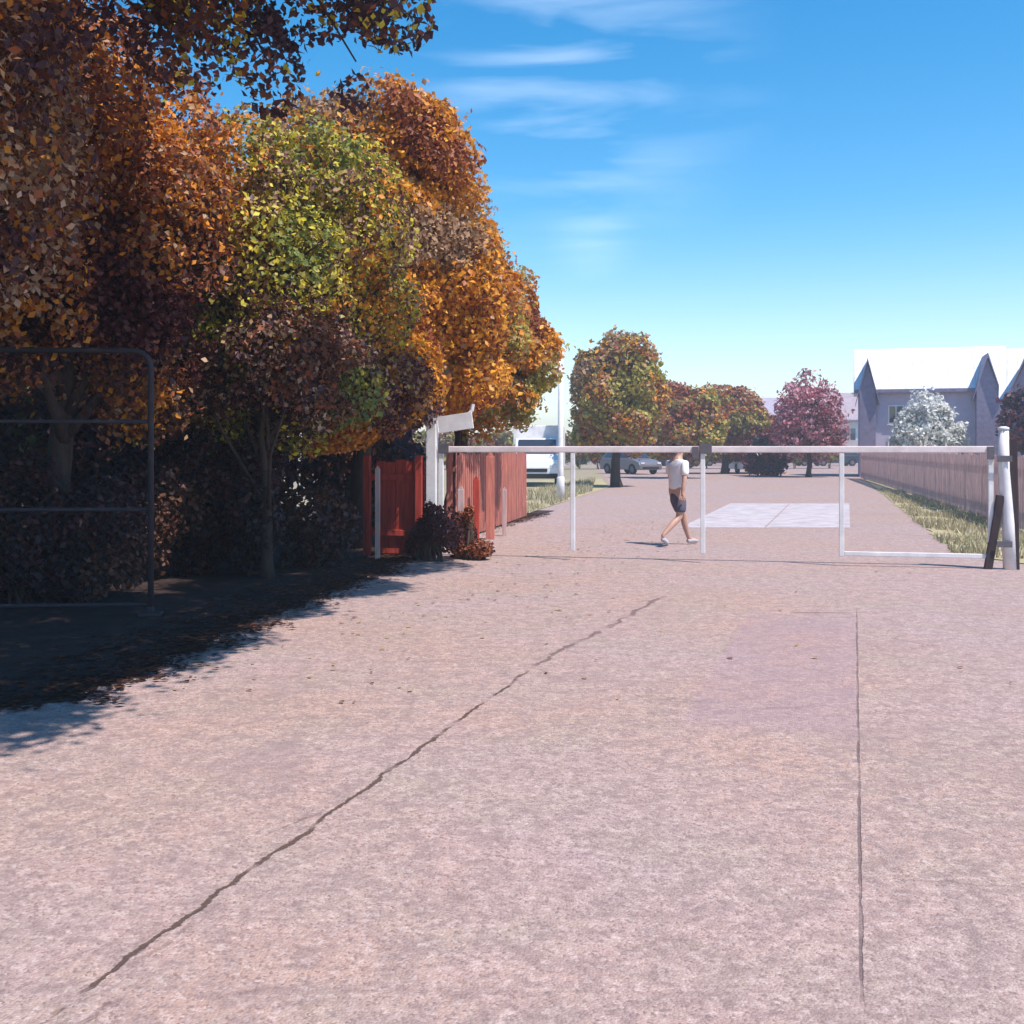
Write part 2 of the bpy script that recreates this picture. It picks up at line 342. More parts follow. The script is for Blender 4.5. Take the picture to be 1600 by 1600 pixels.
# ------------------------------------------------------------ foliage
def foliage(name, blobs, n, size, palette, parent, seed, gap=-0.32, zmin=None, flat=0.25, jitter=.5, nscale=.75, rough=.3):
    """leaf-sized folded faces spread through a set of ellipsoids; each leaf has its own colour"""
    r = np.random.default_rng(seed)
    w = np.array([b[3] * b[4] + b[4] * b[5] for b in blobs]); w = w / w.sum()
    idx = r.choice(len(blobs), n, p=w); B = np.array([b[:6] for b in blobs])[idx]
    d = r.normal(size=(n, 3)); d /= np.linalg.norm(d, axis=1)[:, None]
    rad = r.random(n) ** .33; rad = np.where(r.random(n) < .6, .72 + .30 * r.random(n), rad); rad = rad * (1 + .10 * np.abs(r.normal(size=n)) * (r.random(n) < .3))
    P = B[:, :3] + d * B[:, 3:6] * rad[:, None]
    off = seed * 3.7
    n1 = np.array([noise.noise(Vector((p[0] * 1.5 + off, p[1] * 1.5, p[2] * 1.9))) for p in P])
    n2 = np.array([noise.noise(Vector((p[0] * nscale + off, p[1] * nscale + 9, p[2] * nscale))) for p in P])
    n3 = np.array([noise.noise(Vector((p[0] * 3.2, p[1] * 3.2 + off, p[2] * 3.2))) for p in P])
    keep = n1 > gap
    if zmin is not None: keep &= P[:, 2] > zmin + .5 * n2
    P, d, n1, n2, n3 = P[keep], d[keep], n1[keep], n2[keep], n3[keep]; m = len(P)
    P = P + d * (n1 * rough)[:, None]
    nor = d * .8 + r.normal(size=(m, 3)) * .75 + np.array([0, 0, flat]); nor /= np.linalg.norm(nor, axis=1)[:, None]
    t = np.cross(nor, r.normal(size=(m, 3))); t /= np.linalg.norm(t, axis=1)[:, None]; bt = np.cross(nor, t)
    s = size * (.6 + .8 * r.random(m))[:, None]; fold = (.25 + .25 * r.random(m))[:, None]
    wd = (.55 + .25 * r.random(m))[:, None]
    V = np.stack([P - t * s, P + t * s * .1 + bt * s * wd + nor * s * fold * .6, P + t * s * 1.05, P + t * s * .1 - bt * s * wd + nor * s * fold * .6], 1).reshape(-1, 3)
    q = np.arange(m) * 4
    tri = np.stack([q, q + 1, q + 2, q, q + 2, q + 3], 1).reshape(-1)
    me = bpy.data.meshes.new(name); me.vertices.add(m * 4); me.vertices.foreach_set('co', V.astype(np.float32).ravel())
    me.loops.add(m * 6); me.loops.foreach_set('vertex_index', tri.astype(np.int32))
    me.polygons.add(m * 2); me.polygons.foreach_set('loop_start', (np.arange(m * 2) * 3).astype(np.int32))
    me.polygons.foreach_set('loop_total', np.full(m * 2, 3, dtype=np.int32))
    me.update(calc_edges=True); me.validate()
    pal = np.array(palette); k = (np.clip(n2 * 1.5 + n3 * .35 + .5 + r.normal(0, jitter * .35, m), 0, .999) * len(pal)).astype(int)
    col = pal[k] * (.7 + .6 * r.random(m))[:, None]
    c4 = np.concatenate([np.clip(col, 0, 1), np.ones((m, 1))], 1)
    ca = me.color_attributes.new('leafcol', 'FLOAT_COLOR', 'CORNER'); ca.data.foreach_set('color', np.repeat(c4, 6, axis=0).astype(np.float32).ravel())
    return link(name, me, M_leaf, parent)

def crown_blobs(c, rx, ry, rz, k, seed, sub=.42):
    rr = random.Random(seed); out = [(c[0], c[1], c[2], rx * .72, ry * .72, rz * .75)]
    for i in range(k):
        z = -0.85 + 1.8 * (i + .5) / k; a = i * 2.4 + rr.random(); h = math.sqrt(max(0, 1 - z * z))
        s = sub * (.75 + .5 * rr.random())
        out.append((c[0] + math.cos(a) * h * rx * .68, c[1] + math.sin(a) * h * ry * .68, c[2] + z * rz * .66, rx * s, ry * s, rz * s * .9))
    return out
def trunk(parent, base, blobs, r0, seed, m=None, limbs=9, fork=.35, high=None):
    rr = random.Random(seed); mb = MB(); top = Vector(blobs[0][:3]); base = Vector(base); base.z = -.1
    H = top.z - base.z; pts = [base + (top - base) * t + Vector((rr.uniform(-.08, .08), rr.uniform(-.08, .08), 0)) * (t > 0) for t in (0, .12, .3, .5, .7, .85, 1)]
    mb.tube(pts, [r0 * 1.5, r0 * 1.08, r0 * .9, r0 * .75, r0 * .5, r0 * .35, r0 * .2], 12)
    for i, b in enumerate(blobs[1:limbs + 1]):
        e = Vector(b[:3]); t = rr.uniform(fork, .8); p0 = base + (top - base) * t
        if p0.z > e.z: p0 = base + (top - base) * max(.2, min(t, (e.z - base.z) / H * .85))
        mid = p0.lerp(e, .5) + Vector((rr.uniform(-.15, .15), rr.uniform(-.15, .15), -.12 + rr.uniform(-.1, .2)))
        e2 = e + (e - p0).normalized() * b[3] * .5
        mb.tube([p0, p0.lerp(mid, .5), mid, e, e2], [r0 * .42, r0 * .36, r0 * .28, r0 * .16, r0 * .05], 7)
        for j in range(4):
            q = mid.lerp(e, rr.random()); f = e + Vector((rr.uniform(-1, 1), rr.uniform(-1, 1), rr.uniform(-.5, 1))) * b[3] * .9
            mb.tube([q, q.lerp(f, .5) + Vector((0, 0, .06)), f], [r0 * .14, r0 * .09, r0 * .03], 5)
    if high:                                   # tall leader with limbs to the boughs and the added shade foliage
        ld = Vector((top.x - .2, top.y - .6, 7.4)); mb.tube([top - Vector((0, 0, .6)), top.lerp(ld, .5) + Vector((-.1, 0, 0)), ld], [r0 * .5, r0 * .4, r0 * .2], 9)
        for b in high:
            e = Vector(b[:3]); up = Vector((e.x * .55 + top.x * .45, e.y * .55 + top.y * .45, max(e.z, 6.9) + .25)); s0 = top.lerp(ld, rr.uniform(.4, .9))
            mb.tube([s0, s0.lerp(up, .5) + Vector((0, 0, .25)), up, up.lerp(e, .6) + Vector((0, 0, .15)), e], [r0 * .3, r0 * .25, r0 * .19, r0 * .11, r0 * .04], 7)
            for j in range(3 if e.z > 5.5 else 0):
                f = e + Vector((rr.uniform(-1, 1), rr.uniform(-1, 1), rr.uniform(-.6, .6))) * b[3] * .8; q = up.lerp(e, rr.uniform(.6, 1))
                mb.tube([q, q.lerp(f, .5), f], [r0 * .07, r0 * .05, r0 * .02], 5)
    return mb.build('trunk', m or M_bark, parent, True)
OR = (.62, .24, .025); OR2 = (.74, .36, .035); RU = (.32, .095, .035); BR = (.17, .07, .04); MA = (.11, .03, .03)
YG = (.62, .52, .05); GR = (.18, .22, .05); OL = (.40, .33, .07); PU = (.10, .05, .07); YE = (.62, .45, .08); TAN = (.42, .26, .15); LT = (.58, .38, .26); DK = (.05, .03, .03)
def tree(name, label, base, c, rx, ry, rz, n, size, pal, seed, k=12, r0=.16, group=None, extra=(), limbs=9, bough=(), over=(), high=False, **kw):
    e = empty(name, (0, 0, 0), label, 'tree', group=group)
    bl = crown_blobs(c, rx, ry, rz, k, seed) + list(extra)
    foliage('crown', bl, n, size, pal, e, seed, **kw)
    if bough: foliage('bough', list(bough), 9500, size, [PU, MA, PU, BR, RU, YG, PU], e, seed + 50, gap=-.12, nscale=1.2, rough=.25)
    if over: foliage('bough', list(over), 85000, size * 1.5, pal, e, seed + 60, gap=-.7, nscale=1.2, rough=.3)  # added foliage above the view, placed to throw shade on the ground
    trunk(e, base, bl, r0, seed, limbs=limbs, high=list(over) + list(bough) if high else None)
    # put the empty at the trunk's foot without moving its parts
    e.location = (base[0], base[1], 0)
    for ch in e.children: ch.matrix_parent_inverse = Matrix.Translation(-Vector((base[0], base[1], 0)))
    return e
GT = 'autumn trees in the row along the left edge'
# nearest: crown overhead at the left; unseen foliage above the tarmac added to cast shade
tree('autumn_tree', 'nearest tree with dark maroon leaves and boughs hanging into the top edge', (-5.9, 7.4, 0), (-5.3, 8.0, 5.1), 2.5, 2.1, 2.7, 100000, .034,
    [PU, MA, RU, BR, OR, LT, BR, RU, TAN], 11, k=13, group=GT,
    bough=[(-2.9, 8.0, 5.1, .8, .6, .42), (-2.2, 8.0, 5.0, .7, .5, .38), (-1.5, 8.1, 5.0, .6, .5, .42), (-1.1, 8.1, 4.85, .42, .4, .42), (-1.75, 8.1, 4.35, .16, .2, .55), (-1.15, 8.1, 4.45, .24, .24, .36), (-2.5, 8.1, 4.6, .3, .3, .3)],
    extra=[(-3.9, 8.1, 4.6, .7, .8, .8), (-4.6, 7.0, 4.2, 1.5, 1.6, 1.5)],
    over=[(-1.17, 4.65, 6.00, 1.30, 1.30, 0.90), (-0.62, 6.65, 6.40, 1.30, 1.30, 0.90), (-0.17, 8.65, 6.85, 1.30, 1.20, 0.85), (0.63, 10.25, 7.40, 1.35, 1.20, 0.90), (1.63, 12.05, 8.20, 1.20, 1.10, 0.85), (-3.17, 4.75, 6.10, 1.40, 1.30, 1.00), (-2.77, 6.85, 6.70, 1.40, 1.30, 1.00), (-2.17, 8.95, 7.00, 1.40, 1.30, 0.90), (-4.97, 5.15, 6.30, 1.50, 1.40, 1.10)],
    gap=-.34, nscale=1.1, jitter=.7, limbs=9, high=True)
tree('autumn_tree', 'deep russet tree behind the mesh frame, left of the yellow green tree', (-4.9, 11.9, 0), (-4.75, 11.9, 4.2), 1.4, 1.9, 2.75, 75000, .039,
    [MA, RU, BR, OR, BR, RU, RU, TAN, OR], 12, group=GT, k=13)
tree('autumn_tree', 'yellow green tree between the russet tree and the tall orange tree', (-3.5, 14.9, 0), (-3.2, 14.4, 3.65), 1.85, 1.8, 2.2, 112000, .037,
    [GR, OL, YG, YG, OL, TAN, PU, BR, OL, YG, OR], 13, group=GT, k=14, extra=[(-2.8, 14.2, 2.4, 1.2, 1.1, .8), (-3.9, 14.6, 2.4, 1.1, 1.1, .9), (-4.3, 13.6, 4.6, .9, .9, 1.1)])
tree('autumn_tree', 'tallest orange tree rising behind the white sign post', (-2.5, 17.6, 0), (-2.1, 17.2, 4.6), 1.75, 1.8, 2.8, 120000, .045,
    [RU, OR, OR2, OR2, OR, OR, OR2, TAN], 14, group=GT, k=14, extra=[(-.75, 17.3, 4.0, .75, .9, 1.3), (-2.3, 17.3, 2.5, 1.1, 1.2, .8), (-1.0, 17.6, 2.75, .9, 1., .7), (-2.95, 16.7, 6.1, 1.0, .9, .85), (-3.0, 16.4, 4.6, 1.0, .9, 1.1), (-1.5, 17.0, 5.9, .8, .8, 1.2), (-1.75, 16.8, 6.6, .7, .7, .7), (-1.95, 15.3, 3.4, .8, .8, 1.1), (-1.55, 15.4, 2.7, .7, .8, .6)])
tree('autumn_tree', 'brown orange tree at the far right end of the tall row', (-1.3, 21.2, 0), (-.75, 20.9, 3.5), 1.5, 1.7, 1.8, 70000, .05,
    [RU, OR, OR2, OR, OR, TAN, OL], 15, group=GT, k=12, extra=[(-1.1, 20.3, 5.0, .9, .9, .8), (-.5, 19.3, 3.9, .8, .8, 1.2), (-1.2, 19.0, 2.9, .9, .9, .8), (.05, 21, 3.3, .8, .9, 1.1), (-.3, 20.6, 2.5, .9, .9, .6)])
tree('small_tree', 'low maroon brown small tree hanging under the yellow green tree, left of the red fence', (-3.0, 13.5, 0), (-2.95, 13.3, 2.55), 1.35, .9, .75, 26000, .036,
    [MA, BR, TAN, MA, PU, LT, RU, BR], 16, k=9, r0=.07, extra=[(-1.95, 14.7, 2.4, .85, .7, .6), (-1.45, 15.5, 2.35, .5, .5, .4), (-4.3, 12.6, 2.3, .7, .6, .7)])
# dark woodland edge behind the row
GB = 'dark trees and bushes behind the row'
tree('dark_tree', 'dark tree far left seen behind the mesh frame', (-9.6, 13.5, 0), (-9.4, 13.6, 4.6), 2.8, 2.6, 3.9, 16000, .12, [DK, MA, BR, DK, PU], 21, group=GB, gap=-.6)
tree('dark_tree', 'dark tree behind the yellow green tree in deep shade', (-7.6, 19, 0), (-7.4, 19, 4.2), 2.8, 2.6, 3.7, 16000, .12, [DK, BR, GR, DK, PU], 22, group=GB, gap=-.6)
def bush(name, label, cat, blobs, n, size, pal, seed, group=None, **kw):
    b0 = blobs[0]; e = empty(name, (0, 0, 0), label, cat, group=group)
    foliage('foliage', blobs, n, size, pal, e, seed, zmin=-.05, **kw)
    mb = MB(); rr = random.Random(seed)
    for b in blobs:
        for j in range(5):
            mb.tube([(b[0] + rr.uniform(-.1, .1), b[1] + rr.uniform(-.1, .1), -.03), (b[0] + rr.uniform(-.3, .3) * b[3], b[1] + rr.uniform(-.3, .3) * b[4], b[2]), (b[0] + rr.uniform(-.8, .8) * b[3], b[1] + rr.uniform(-.6, .6) * b[4], b[2] + b[5] * .6)], [.02, .014, .005], 5)
    mb.build('stem', M_bark, e)
    e.location = (b0[0], b0[1], 0)
    for ch in e.children: ch.matrix_parent_inverse = Matrix.Translation(-Vector((b0[0], b0[1], 0)))
    return e
def hedge_blobs(A, B, k, rx, ry, rz, zc, seed):
    rr = random.Random(seed); return [(A[0] + (B[0] - A[0]) * (i + .5) / k, A[1] + (B[1] - A[1]) * (i + .5) / k, zc + rr.uniform(-.15, .15), rx, ry, rz * rr.uniform(.85, 1.15)) for i in range(k)]
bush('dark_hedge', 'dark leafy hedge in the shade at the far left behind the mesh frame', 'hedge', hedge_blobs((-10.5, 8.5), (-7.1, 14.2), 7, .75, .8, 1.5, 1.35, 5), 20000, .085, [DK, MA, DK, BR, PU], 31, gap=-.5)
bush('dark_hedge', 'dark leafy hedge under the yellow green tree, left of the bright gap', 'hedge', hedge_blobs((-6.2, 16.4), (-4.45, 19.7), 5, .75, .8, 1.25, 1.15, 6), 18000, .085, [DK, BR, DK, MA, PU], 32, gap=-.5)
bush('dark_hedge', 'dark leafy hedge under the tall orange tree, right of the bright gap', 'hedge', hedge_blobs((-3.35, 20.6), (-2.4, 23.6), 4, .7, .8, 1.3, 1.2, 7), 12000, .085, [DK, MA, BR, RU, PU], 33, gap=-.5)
bush('shrub', 'dark maroon shrub at the foot of the white sign post', 'shrub', [(-1.05, 15.5, .32, .24, .24, .36), (-1.3, 15.7, .26, .24, .24, .30), (-1.15, 15.45, .6, .12, .12, .25)], 3600, .032, [DK, MA, DK, MA], 41)
bush('shrub', 'low red brown shrub just right of the white sign post', 'shrub', [(-.68, 15.9, .30, .18, .18, .36), (-.45, 15.7, .16, .2, .2, .2), (-.6, 15.75, .55, .1, .1, .22)], 3000, .032, [RU, MA, MA, BR], 42)

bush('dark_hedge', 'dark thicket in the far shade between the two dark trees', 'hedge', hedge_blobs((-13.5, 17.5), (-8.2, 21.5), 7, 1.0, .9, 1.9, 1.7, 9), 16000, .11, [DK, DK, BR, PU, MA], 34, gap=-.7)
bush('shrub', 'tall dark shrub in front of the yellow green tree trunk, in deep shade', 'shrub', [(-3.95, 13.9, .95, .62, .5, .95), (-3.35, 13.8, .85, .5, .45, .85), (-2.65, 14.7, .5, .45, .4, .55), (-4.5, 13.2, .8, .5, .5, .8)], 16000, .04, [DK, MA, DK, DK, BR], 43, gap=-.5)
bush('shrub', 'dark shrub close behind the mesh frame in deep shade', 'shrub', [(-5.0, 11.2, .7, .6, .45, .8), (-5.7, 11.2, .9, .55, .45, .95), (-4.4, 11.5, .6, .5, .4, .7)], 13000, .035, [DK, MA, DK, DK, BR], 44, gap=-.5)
# middle and far trees
GM = 'rounded autumn trees beyond the gate'
tree('round_tree', 'rounded orange and olive tree just right of the pale lamp column', (4.3, 45, 0), (4.25, 45, 3.75), 1.95, 1.9, 2.75, 30000, .095, [OL, TAN, OR, RU, OR2, OL, TAN], 51, group=GM, gap=-.45, r0=.2)
tree('round_tree', 'small olive tree between the rounded orange tree and the rust tree', (9.0, 58, 0), (8.95, 58, 2.9), 2.3, 2.0, 2.2, 20000, .115, [OL, OR, TAN, OL, RU], 52, group=GM, gap=-.45, r0=.2)
tree('round_tree', 'low rust coloured tree left of the pink red tree', (13.2, 68, 0), (13.1, 68, 3.1), 2.6, 2.2, 2.5, 20000, .125, [RU, TAN, OR, RU, OL], 53, group=GM, gap=-.45, r0=.22)
PK = (.50, .16, .20); PK2 = (.60, .30, .34); CR = (.28, .06, .08)
tree('red_tree', 'thin crowned pink red tree in front of the distant roofs', (16.2, 60, 0), (16.2, 60, 3.1), 2.15, 1.6, 2.6, 11000, .10, [PK, PK2, PK2, PK2, CR], 54, gap=-.18, r0=.13, k=16)
bush('dark_bush', 'dark red bush left of the pink red tree', 'bush', [(15.0, 63, 1.5, .9, .8, 1.5), (14.1, 63, 1.1, .8, .7, 1.1)], 4000, .12, [DK, CR, MA, RU], 55)
bush('far_hedge', 'low olive hedge running under the far trees', 'hedge', hedge_blobs((-14.0, 80), (25.5, 86), 28, 1.2, 1., 1.15, 1.7, 8), 26000, .17, [OL, GR, BR, OL, RU], 56, gap=-.6)

# ------------------------------------------------------------ gate across the lane
LP = Vector((-1.17, 16.1, 0)); RP = Vector((6.53, 14.45, 0)); GD = (RP - LP).normalized(); GL = (RP - LP).length; GA = math.atan2(GD.y, GD.x)
def gs(px):  # distance along the gate line for an image column
    k = (px - 800) / 1716; return (k * LP.y - LP.x) / (GD.x - k * GD.y)
# white post on the left, with its bracket and small board
t = empty('gate_post', LP, 'white gate post on the left carrying a small tilted board', 'post', GA)
MB().box(-.075, .075, -.075, .075, -.05, 2.12, .012).build('post', M_white, t)
MB().box(-.095, .095, -.095, .095, 2.12, 2.16, .01).build('cap', M_white, t)
mb = MB(); mb.tube([(-.26, 0, 2.30), (-.16, 0, 2.12), (-.078, 0, 1.98)], .028, 8); mb.build('bracket', M_white, t)
mb = MB(); M_ = Matrix.Translation((.36, -.03, 1.98)) @ Matrix.Rotation(R(-8), 4, 'Y'); mb.box(-.26, .26, -.012, .012, -.13, .11, .004, M_)
mb.build('board', M_white, t)
mb = MB(); mb.tube([(.52, 0, 2.04), (.60, 0, 2.15), (.615, 0, 2.24)], .03, 8); mb.build('board_tip', M_white, t)
# right post
t = empty('gate_post', RP, 'white gate post on the right with a dark timber strut leaning on it', 'post', GA)
mb = MB(); mb.tube([(.02, 0, -.05), (.0, 0, .6), (-.05, 0, 1.3), (-.06, 0, 1.84)], [.085, .078, .07, .066], 14); mb.build('post', M_white, t, True)
mb = MB(); mb.tube([(-.06, 0, 1.84), (-.06, 0, 1.87), (-.06, 0, 1.885)], [.075, .07, .03], 14); mb.build('cap', M_white, t, True)
mb = MB(); mb.box(-.05, .05, -.04, .04, 0, 1.02, .008, Matrix.Translation((-.26, -.02, -.03)) @ Matrix.Rotation(R(9), 4, 'Y')); mb.build('strut', M_darkwood, t)
mb = MB(); mb.box(.035, .135, -.03, .05, .0, 1.72, .008, Matrix.Rotation(R(-1.0), 4, 'Y')); mb.build('backing_post', M_darkwood, t)
MB().box(-.16, .03, -.088, -.08, 1.42, 1.50, .002).build('hinge_strap', M_galv, t); MB().box(-.16, .03, -.098, -.09, .3, .38, .002).build('hinge_strap', M_galv, t)
# gate: two leaves, one long top rail each
S0, S1, S2 = .10, gs(1093), gs(1553)
def leaf(label, s0, s1, ups, bottoms):
    o = empty('field_gate', LP + GD * s0, label, 'gate', GA, 'leaves of the long pale gate')
    W = s1 - s0
    MB().box(0, W, -.03, .03, 1.535, 1.625, .012).build('top_rail', M_pinkrail, o)
    for u in ups: MB().box(u - s0 - .032, u - s0 + .032, -.026, .026, .13, 1.533, .008).build('upright', M_white, o)
    for z in (1.50, ): MB().box(s1 - s0 - .09, s1 - s0 + .0, -.045, -.031, z - .05, z + .12, .003).build('latch', M_galv, o)
    for z in (1.52, ): MB().box(.0, .16, -.045, -.031, z, z + .14, .003).build('hinge', M_galv, o)
    for a, b, z in bottoms: MB().box(a - s0, b - s0, -.024, .024, z, z + .06, .008).build('lower_rail', M_white, o)
    return o
leaf('left leaf of the long pale gate, hung near the white sign post', S0, S1 - .01, [S0 + .04, gs(895)], [])
leaf('right leaf of the long pale gate, ending at the right white post', S1 + .01, S2, [S1 + .045, gs(1315), S2 - .04], [(gs(1315) + .034, S2 - .074, .14)])

# ------------------------------------------------------------ timber fences
def board_fence(label, A, B, h, m, seed, gap=.012, bw=.15, name='timber_fence', group=None, post_m=None):
    A, B = Vector(A), Vector(B); D = B - A; L = D.length; e = empty(name, A, label, 'fence', math.atan2(D.y, D.x), group)
    rr = random.Random(seed); mb = MB(); x = 0
    while x < L - bw:
        hh = h + rr.uniform(-.03, .03); mb.box(x, x + bw - gap, -.012 + rr.uniform(-.003, .003), .012, .04, hh); x += bw
    mb.build('boards', m, e)
    for z in (.3, h - .3): MB().box(0, L, .016, .06, z, z + .09, .006).build('rail', m, e)
    k = max(1, round(L / 2.4))
    for i in range(k + 1):
        x = min(max(L * i / k, .05), L - .05); MB().box(x - .05, x + .05, .063, .163, -.05, h + .07, .008).build('fence_post', post_m or m, e)
    return e
GF = 'red brown timber fences'
board_fence('faded pink board fence along the right side beyond the gate', gp(1345, 748), (9.6, 20.2, 0), 1.45, M_pinkwood, 1, gap=.045, group=GF, post_m=M_pinkwood)
board_fence('faded pink board fence on the left beside the lane beyond the white post', (-.95, 18.5, 0), (.35, 25.5, 0), 1.5, M_salmon, 2, gap=.075, group=GF)
board_fence('shaded red brown board fence left of the white sign post', LP + Vector((-.12, .1, 0)), LP + Vector((-1.0, .27, 0)), 1.42, M_redwood, 3, group=GF)
def stake(label, p, h, w, m):
    mb = MB(); mb.box(-w, w, -w, w, -.05, h, .008); mb.prism([(-w * .9, 0), (w * .9, 0), (0, w * 1.3)], lambda a, b, t: (a, t, h + b - .001), -w * .9, w * .9)
    o = mb.build('marker_post', m); o.location = p; tag(o, label, 'post', 'short timber marker posts')
stake('short pale pink marker post just right of the white sign post', gp(720, 872), 1.0, .045, M_palewood)
stake('taller thin marker post in front of the red brown fence', gp(590, 874), 1.3, .035, M_palewood)

stake('thick salmon coloured post in front of the left lane fence', gp(766, 843), 1.45, .075, M_salmon)
stake('dark red post between the pale marker post and the thick salmon post', gp(744, 858), 1.1, .05, M_redwood)
stake('small pale post right of the thick salmon post', gp(788, 838), .85, .04, M_palewood)
# ------------------------------------------------------------ mesh frame in the shade on the left
def mesh_frame():
    P0 = Vector((-3.42, 10.4, 0)); A = Vector((-7.2, 10.1, 0)); D = P0 - A; L = D.length
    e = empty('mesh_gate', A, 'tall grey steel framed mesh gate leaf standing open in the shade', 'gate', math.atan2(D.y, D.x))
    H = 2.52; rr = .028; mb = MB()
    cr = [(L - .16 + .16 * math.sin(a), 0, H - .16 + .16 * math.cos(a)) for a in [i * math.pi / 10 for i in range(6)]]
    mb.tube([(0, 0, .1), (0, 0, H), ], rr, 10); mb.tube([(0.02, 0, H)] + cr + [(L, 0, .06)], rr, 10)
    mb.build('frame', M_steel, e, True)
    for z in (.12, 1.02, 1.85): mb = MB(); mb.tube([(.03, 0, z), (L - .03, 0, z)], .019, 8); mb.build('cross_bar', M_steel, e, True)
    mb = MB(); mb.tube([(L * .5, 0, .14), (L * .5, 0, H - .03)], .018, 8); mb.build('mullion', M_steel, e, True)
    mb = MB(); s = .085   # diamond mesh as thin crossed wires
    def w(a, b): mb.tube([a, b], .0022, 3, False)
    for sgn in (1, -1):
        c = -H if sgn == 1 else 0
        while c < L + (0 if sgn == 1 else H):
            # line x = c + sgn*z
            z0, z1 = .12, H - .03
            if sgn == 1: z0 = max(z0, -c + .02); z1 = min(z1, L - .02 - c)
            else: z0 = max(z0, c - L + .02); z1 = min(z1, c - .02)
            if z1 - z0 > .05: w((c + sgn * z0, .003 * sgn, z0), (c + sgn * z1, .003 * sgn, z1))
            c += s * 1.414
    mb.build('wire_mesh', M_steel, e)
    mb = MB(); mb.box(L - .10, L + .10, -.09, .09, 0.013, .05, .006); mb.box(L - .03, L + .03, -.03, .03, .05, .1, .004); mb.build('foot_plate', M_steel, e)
mesh_frame()
# ------------------------------------------------------------ lamp column
p = at(876, 33); e = empty('lamp_column', p, 'slim pale lamp column between the tall row and the rounded tree', 'street lamp')
hz = 1.6 + (700 - 545) / 1716 * 33
mb = MB(); mb.tube([(0, 0, -.05), (0, 0, 1.0), (0, 0, hz)], [.10, .09, .08], 12); mb.build('column', M_white, e, True)
mb = MB(); mb.tube([(0, 0, 0.0), (0, 0, .7), (0, 0, .74)], [.125, .12, .10], 12); mb.build('base', M_white, e, True)
mb = MB(); mb.tube([(0, 0, hz), (0, 0, hz + .08), (0, -.1, hz + .16), (0, -.3, hz + .18)], .04, 8); mb.build('arm', M_white, e, True)
mb = MB(); mb.box(-.1, .1, -.75, -.28, hz + .13, hz + .23, .03); mb.build('lantern', M_white, e)

# ------------------------------------------------------------ vehicles
def wheel(parent, x, y, r=.32, w=.2, z=None):
    z = r if z is None else z
    mb = MB(); s = 1 if y > 0 else -1
    prof = [(-.5, .62), (-.5, .9), (-.38, 1), (.38, 1), (.5, .9), (.5, .62)]
    seg = 20; rings = []
    for a in range(seg):
        an = 2 * math.pi * a / seg; rings.append([mb.bm.verts.new((x + math.cos(an) * r * q, y + t * w, z + math.sin(an) * r * q)) for t, q in prof])
    for a in range(seg):
        for k in range(len(prof)): mb.bm.faces.new((rings[a][k], rings[(a + 1) % seg][k], rings[(a + 1) % seg][(k + 1) % 6], rings[a][(k + 1) % 6]))
    wh = mb.build('wheel', M_tyre, parent, True)
    mb = MB(); mb.tube([(x, y + s * w * .1, z), (x, y + s * w * .44, z)], [r * .6, r * .55], 14); mb.build('rim', M_galv, wh)
